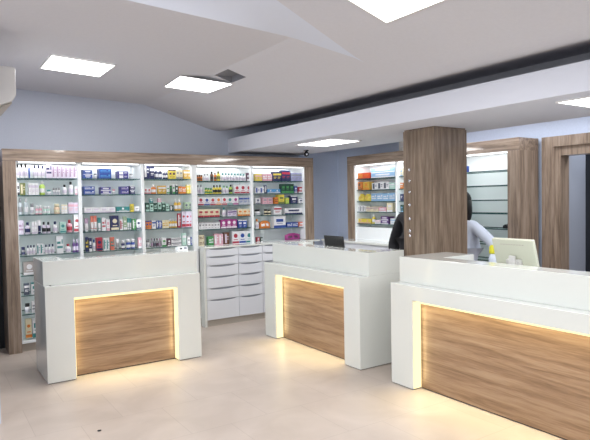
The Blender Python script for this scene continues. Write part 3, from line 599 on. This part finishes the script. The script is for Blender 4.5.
# flat screen monitor with its back to the room
t = empty('computer_monitor', (3.93,2.76,H1), 'cream computer monitor seen from behind on the right counter', 'monitor')
mb = bmesh.new(); box(mb, -.018,-.185,-.15,.018,.185,.16); sh = obj('housing', mb, 'off_white_plastic', t, (0,0,.235), bevel=.008); sh.rotation_euler = (0, math.radians(-17), 0)
bm = bmesh.new(); box(bm, .0182,-.17,-.13,.0192,.17,.145); obj('screen', bm, 'screen', sh)
bm = bmesh.new()
for k in range(9): box(bm, -.0192,-.10+.024*k,.115,-.0181,-.085+.024*k,.121)
obj('vent_slots', bm, 'kick', sh)
bm = bmesh.new(); box(bm, -.05,-.065,-.09,-.0185,.065,.0); obj('rear_cover', bm, 'ac_white', sh, bevel=.006)
bm = bmesh.new(); box(bm, -.056,-.04,-.06,-.0502,-.028,-.05); box(bm, -.056,.028,-.06,-.0502,.04,-.05); obj('screw', bm, 'grey_wall', sh)
bm = bmesh.new(); box(bm, -.062,-.028,.02,-.040,.028,.255); obj('stand_neck', bm, 'ac_white', t, bevel=.005)
bm = bmesh.new(); lathe(bm, [(.12,0),(.12,.008),(.05,.02)], 24); obj('stand_foot', bm, 'ac_white', t, (-.02,0,.001))
# white spray bottle with a yellow cap left of the monitor
t = empty('bottle', (3.985,3.02,H1), 'tall pale bottle with yellow cap standing left of the monitor', 'bottle')
bm = bmesh.new(); lathe(bm, [(.032,.001),(.036,.01),(.036,.20),(.028,.235),(.020,.248)], 16); obj('body', bm, 'coat', t)
bm = bmesh.new(); lathe(bm, [(.030,.248),(.032,.254),(.030,.305),(.018,.318)], 16); obj('cap', bm, 'note_yellow', t)
# card box on the return of the left counter
t = empty('card_holder', (2.265,5.60,H2), 'small white card holder with a dark dot on the left counter top', 'card holder')
bm = bmesh.new(); prism(bm, [(-.05,0),(.03,0),(.03,.035),(-.03,.045)], -.055, .055, 'yz'); obj('body', bm, 'shelf_white', t, bevel=.002)
bm = bmesh.new(); n = 12; f = bm.faces.new([bm.verts.new((-.025+.012*math.cos(2*math.pi*i/n), -.0485, .022+.009*math.sin(2*math.pi*i/n))) for i in range(n)]); obj('dot', bm, 'black_plastic', t)
bm = bmesh.new(); box(bm, .012,-.044,.008,.04,-.028,.034); obj('slot', bm, 'grey_wall', t)
# small black knob at the left end of the left counter
bm = bmesh.new(); lathe(bm, [(.006,0),(.008,.004),(.006,.009)], 12)
o = obj('door_buffer', bm, 'black_plastic', None, (.93,5.375,H1)); tag(o, 'tiny black stud on the ledge at the left end of the left counter', 'stud')
# air conditioner on the left wall
t = empty('air_conditioner', (XL+.001,5.26,2.38), 'white split air conditioner at the upper left edge, seen end-on', 'air conditioner')
bm = bmesh.new(); prism(bm, [(0,-.02),(.10,-.015),(.18,.02),(.212,.07),(.212,.275),(.20,.288),(0,.29)], -.40, .40, 'xz'); obj('housing', bm, 'ac_white', t, bevel=.008)
bm = bmesh.new(); prism(bm, [(.11,-.024),(.185,.012),(.18,.018),(.105,-.018)], -.37, .37, 'xz'); obj('air_flap', bm, 'kick', t)
bm = bmesh.new(); box(bm, .206,-.38,.09,.213,.38,.255); obj('front_grille', bm, 'shelf_white', t, bevel=.002)
# security camera hanging under the soffit
t = empty('security_camera', (4.33,6.24,2.26), 'small black dome camera hanging under the soffit near the right end of the tall shelves', 'camera')
bm = bmesh.new(); lathe(bm, [(.034,0),(.036,-.008),(.030,-.014),(.014,-.018),(.012,-.030)], 16); obj('base', bm, 'black_plastic', t)
bm = bmesh.new(); bmesh.ops.create_uvsphere(bm, u_segments=18, v_segments=12, radius=.034, matrix=Matrix.Translation((0,0,-.052))); obj('head', bm, 'black_plastic', t, smooth=True)
bm = bmesh.new(); lathe(bm, [(.012,0),(.014,.006),(.009,.010)], 12); o = obj('lens', bm, 'chrome', t, (-.012,-.031,-.056)); o.rotation_euler = (math.radians(98),0,math.radians(-15))
# white box above the right shelving
t = empty('equipment_box', (5.28,5.085,2.196), 'white box lying on the header of the right shelving, half hidden by the column', 'box')
bm = bmesh.new(); box(bm, -.08,-.30,0,.08,.30,.14); obj('housing', bm, 'ac_white', t, bevel=.006)
bm = bmesh.new(); box(bm, -.083,-.26,.02,-.0802,.26,.028); box(bm, -.083,-.26,.04,-.0802,.26,.048); obj('vent_slots', bm, 'kick', t)
# a dark speck on the floor
bm = bmesh.new(); n = 9; bmesh.ops.create_icosphere(bm, subdivisions=2, radius=.012); 
for v in bm.verts: v.co.z = v.co.z*.35+.004; v.co.x *= 1.2
o = obj('pebble', bm, 'black_plastic', None, (.985,4.03,.0005), smooth=True); tag(o, 'tiny dark crumb lying on the tiles in front of the left counter', 'crumb')

# ---------------------------------------------------------------- people
def skin_mesh(name, joints, edges, mat, parent, sub=2, root=None):
    me = bpy.data.meshes.new(name); ks = list(joints); ix = {k:i for i,k in enumerate(ks)}
    me.from_pydata([joints[k][0] for k in ks], [(ix[a],ix[b]) for a,b in edges], [])
    o = bpy.data.objects.new(name, me); C.objects.link(o); o.parent = parent; me.materials.append(M[mat])
    o.modifiers.new('skin','SKIN').use_smooth_shade = True
    for k,i in ix.items():
        r = joints[k][1]; me.skin_vertices[0].data[i].radius = r if isinstance(r, tuple) else (r, r); me.skin_vertices[0].data[i].use_root = (k == root)
    s = o.modifiers.new('sub','SUBSURF'); s.levels = sub; s.render_levels = sub
    return o
def hand(J, E, wrist, tip_dir, side_dir, nrm, pre):
    w = Vector(wrist); t = Vector(tip_dir).normalized(); s = Vector(side_dir).normalized(); n = Vector(nrm).normalized()
    palm = w + t*.045; J[pre+'palm'] = (tuple(palm), (.030,.016)); E.append((pre+'wrist', pre+'palm'))
    for i, (off, ln) in enumerate(((-.027,.068),(-.009,.078),(.009,.074),(.027,.058))):
        a = palm + t*.035 + s*off; b = a + t*ln*.5 + n*ln*.12; c = b + t*ln*.38 + n*ln*.30
        J[pre+'k%d'%i] = (tuple(a), .0095); J[pre+'m%d'%i] = (tuple(b), .0085); J[pre+'t%d'%i] = (tuple(c), .0075)
        E += [(pre+'palm',pre+'k%d'%i),(pre+'k%d'%i,pre+'m%d'%i),(pre+'m%d'%i,pre+'t%d'%i)]
    a = palm - s*.034 - t*.005; b = a - s*.018 + t*.030 + n*.01; J[pre+'th0'] = (tuple(a), .011); J[pre+'th1'] = (tuple(b), .009)
    E += [(pre+'palm',pre+'th0'),(pre+'th0',pre+'th1')]
def person(name, loc, rz, label, top, torsoc, arms, longhair, female, skirt):
    """local frame: faces -y, x to the viewer's right when looking at the face"""
    t = empty(name, loc, label, 'person', rz); k = .925 if female else 1.0; z = lambda v: v*k
    sw = .175 if female else .195
    J = {'pel':((0,0,z(.96)),(.13,.10)),'spi':((0,.005,z(1.12)),(.115,.09)),'che':((0,0,z(1.30)),(.14,.10)),'nek0':((0,.01,z(1.445)),(.062,.058)),
         'nek':((0,.0,z(1.51)),(.052,.052)),'jaw':((0,-.012,z(1.575)),(.058,.068)),'hed':((0,.0,z(1.655)),(.074,.088)),'crn':((0,.008,z(1.715)),(.058,.070)),
         'nos':((0,-.098,z(1.628)),(.010,.010))}
    E = [('pel','spi'),('spi','che'),('che','nek0'),('nek0','nek'),('nek','jaw'),('jaw','hed'),('hed','crn'),('hed','nos')]
    for s, a in ((-1,'l'),(1,'r')):
        elb, wri, tip, side, nrm = arms[a]
        J[a+'sho'] = ((s*sw,.0,z(1.40)),(.055,.052)); J[a+'elb'] = (elb,(.040,.040)); J[a+'wrist'] = (wri,(.026,.022))
        J[a+'hip'] = ((s*.09,0,z(.90)),(.085,.085)); J[a+'kne'] = ((s*.105,-.01,z(.50)),(.055,.055)); J[a+'ank'] = ((s*.11,.02,z(.09)),(.035,.038)); J[a+'toe'] = ((s*.12,-.12,.035),(.036,.026))
        E += [('che',a+'sho'),(a+'sho',a+'elb'),(a+'elb',a+'wrist'),('pel',a+'hip'),(a+'hip',a+'kne'),(a+'kne',a+'ank'),(a+'ank',a+'toe')]
        hand(J, E, wri, tip, side, nrm, a)
    body = skin_mesh('body', J, E, 'skin', t, 2, 'pel')
    # upper garment with sleeves
    G = {'hem':((0,0,z(skirt)),(.21,.13)),'pel':((0,0,z(.97)),(.20,.125)),'spi':((0,.005,z(1.12)),(.175,.114)),'che':((0,0,z(1.30)),(.160,.118)),'col':((0,.012,z(1.435)),(.075,.068))}
    GE = [('hem','pel'),('pel','spi'),('spi','che'),('che','col')]
    for s, a in ((-1,'l'),(1,'r')):
        elb, wri = Vector(arms[a][0]), Vector(arms[a][1])
        G[a+'sho'] = ((s*sw,.0,z(1.395)),(.070,.066)); G[a+'elb'] = (tuple(elb),(.056,.056) if female else (.074,.072)); G[a+'cuf'] = (tuple(elb.lerp(wri,.88)),(.042,.040) if female else (.066,.060))
        GE += [('che',a+'sho'),(a+'sho',a+'elb'),(a+'elb',a+'cuf')]
    skin_mesh('coat' if torsoc == 'coat' else 'jacket', G, GE, torsoc, t, 2, 'pel')
    P = {'w':((0,0,z(.98)),(.135,.105))}; PE_ = []
    for s, a in ((-1,'l'),(1,'r')):
        P[a+'h'] = ((s*.09,0,z(.88)),(.10,.10)); P[a+'k'] = ((s*.105,-.01,z(.50)),(.070,.070)); P[a+'a'] = ((s*.11,.02,z(.10)),(.055,.058))
        PE_ += [('w',a+'h'),(a+'h',a+'k'),(a+'k',a+'a')]
        S = {'h':((s*.11,.035,.045),(.042,.042)),'m':((s*.115,-.05,.042),(.045,.038)),'t':((s*.12,-.13,.036),(.040,.030))}
        skin_mesh('shoe', S, [('h','m'),('m','t')], 'shoe', t, 2, 'h')
    skin_mesh('trousers', P, PE_, 'trousers', t, 2, 'w')
    hz = z(1.655)
    bm = bmesh.new(); bmesh.ops.create_uvsphere(bm, u_segments=28, v_segments=20, radius=1.0)
    for v in bm.verts: v.co = Vector((v.co.x*.094, v.co.y*.112+.018, v.co.z*.112+hz+.022))
    kill = [v for v in bm.verts if v.co.y < -.045 and v.co.z < hz+.055] + ([v for v in bm.verts if v.co.z < hz-.06] if not longhair else [])
    bmesh.ops.delete(bm, geom=list(set(kill)), context='VERTS')
    if longhair:
        n = 20; prev = None
        for j, (zz, rx, ry, cy) in enumerate(((hz+.03,.094,.110,.020),(hz-.06,.094,.098,.035),(hz-.12,.094,.082,.045),(hz-.17,.080,.060,.050),(hz-.215,.045,.035,.055))):
            ring = [bm.verts.new((rx*math.cos(math.radians(-20+220*i/(n-1))), cy+ry*math.sin(math.radians(-20+220*i/(n-1))), zz)) for i in range(n)]
            if prev:
                for i in range(n-1): bm.faces.new((prev[i],prev[i+1],ring[i+1],ring[i]))
            prev = ring
    h = obj('hair', bm, 'hair', t, smooth=True); so = h.modifiers.new('solid','SOLIDIFY'); so.thickness = .012; so.offset = 0
    for s in (-1,1):
        bm = bmesh.new(); bmesh.ops.create_uvsphere(bm, u_segments=12, v_segments=8, radius=.011, matrix=Matrix.Translation((s*.03,-.083,z(1.655)))); e = obj('eye', bm, 'eye_white', t, smooth=True)
        bm = bmesh.new(); bmesh.ops.create_uvsphere(bm, u_segments=10, v_segments=6, radius=.0055, matrix=Matrix.Translation((s*.03,-.0905,z(1.655)))); obj('iris', bm, 'hair', e, smooth=True)
        bm = bmesh.new(); bmesh.ops.create_uvsphere(bm, u_segments=12, v_segments=8, radius=1); 
        for v in bm.verts: v.co = Vector((v.co.x*.008+s*.082, v.co.y*.016+.01, v.co.z*.028+z(1.64)))
        obj('ear', bm, 'skin', t, smooth=True)
    bm = bmesh.new(); bmesh.ops.create_uvsphere(bm, u_segments=12, v_segments=8, radius=1)
    for v in bm.verts: v.co = Vector((v.co.x*.022, v.co.y*.008-.082, v.co.z*.006+z(1.59)))
    obj('mouth', bm, 'lip', t, smooth=True)
    return t
# person in a black jacket: faces the customers (-x); local -y -> world -x means rz = -90 deg
person('person', (4.675,4.60,0), math.radians(-90), 'person in a black jacket, elbow showing at the left edge of the wooden column', None, 'black_cloth',
    dict(l=((-.385,.04,1.05),(-.30,-.03,.84),(.8,-.4,-.1),(0,0,-1),(.5,0,-.6)), r=((.21,.05,1.12),(.13,-.06,.90),(-.6,-.8,-.1),(0,0,1),(-.6,0,-.6))), False, False, .84)
person('person', (4.80,4.05,0), math.radians(-90), 'person in a pale white coat with long black hair, right of the wooden column', None, 'coat',
    dict(l=((-.19,.05,1.06),(-.14,-.10,.86),(.5,-.8,-.1),(0,0,-1),(.5,0,-.6)), r=((.40,.02,1.12),(.49,-.06,.92),(-.3,-.8,-.2),(0,0,1),(-.4,0,-.6))), True, True, .60)

# ---------------------------------------------------------------- world, camera, colour
w = bpy.data.worlds.new('World'); bpy.context.scene.world = w; w.use_nodes = True
bg = w.node_tree.nodes['Background']; bg.inputs[0].default_value = (.84,.89,.95,1); bg.inputs[1].default_value = .8
cd = bpy.data.cameras.new('Camera'); cam = bpy.data.objects.new('Camera', cd); C.objects.link(cam)
F = Vector((.55138917,.83346525,-.03613379)); R = Vector((.83350086,-.55221115,-.01841627)); U = Vector((.0353028,.01996301,.99917726))
cam.matrix_world = Matrix(((R.x,U.x,-F.x,0),(R.y,U.y,-F.y,0),(R.z,U.z,-F.z,1.6),(0,0,0,1)))
cd.sensor_fit = 'HORIZONTAL'; cd.sensor_width = 36; cd.lens = 36*563.4865/590; cd.clip_start = .05
sc = bpy.context.scene; sc.camera = cam
sc.view_settings.view_transform = 'Standard'; sc.view_settings.exposure = .14; sc.view_settings.gamma = 1
sc.cycles.max_bounces = 8; sc.cycles.transparent_max_bounces = 16; sc.cycles.sample_clamp_indirect = 4
sc.cycles.use_denoising = True
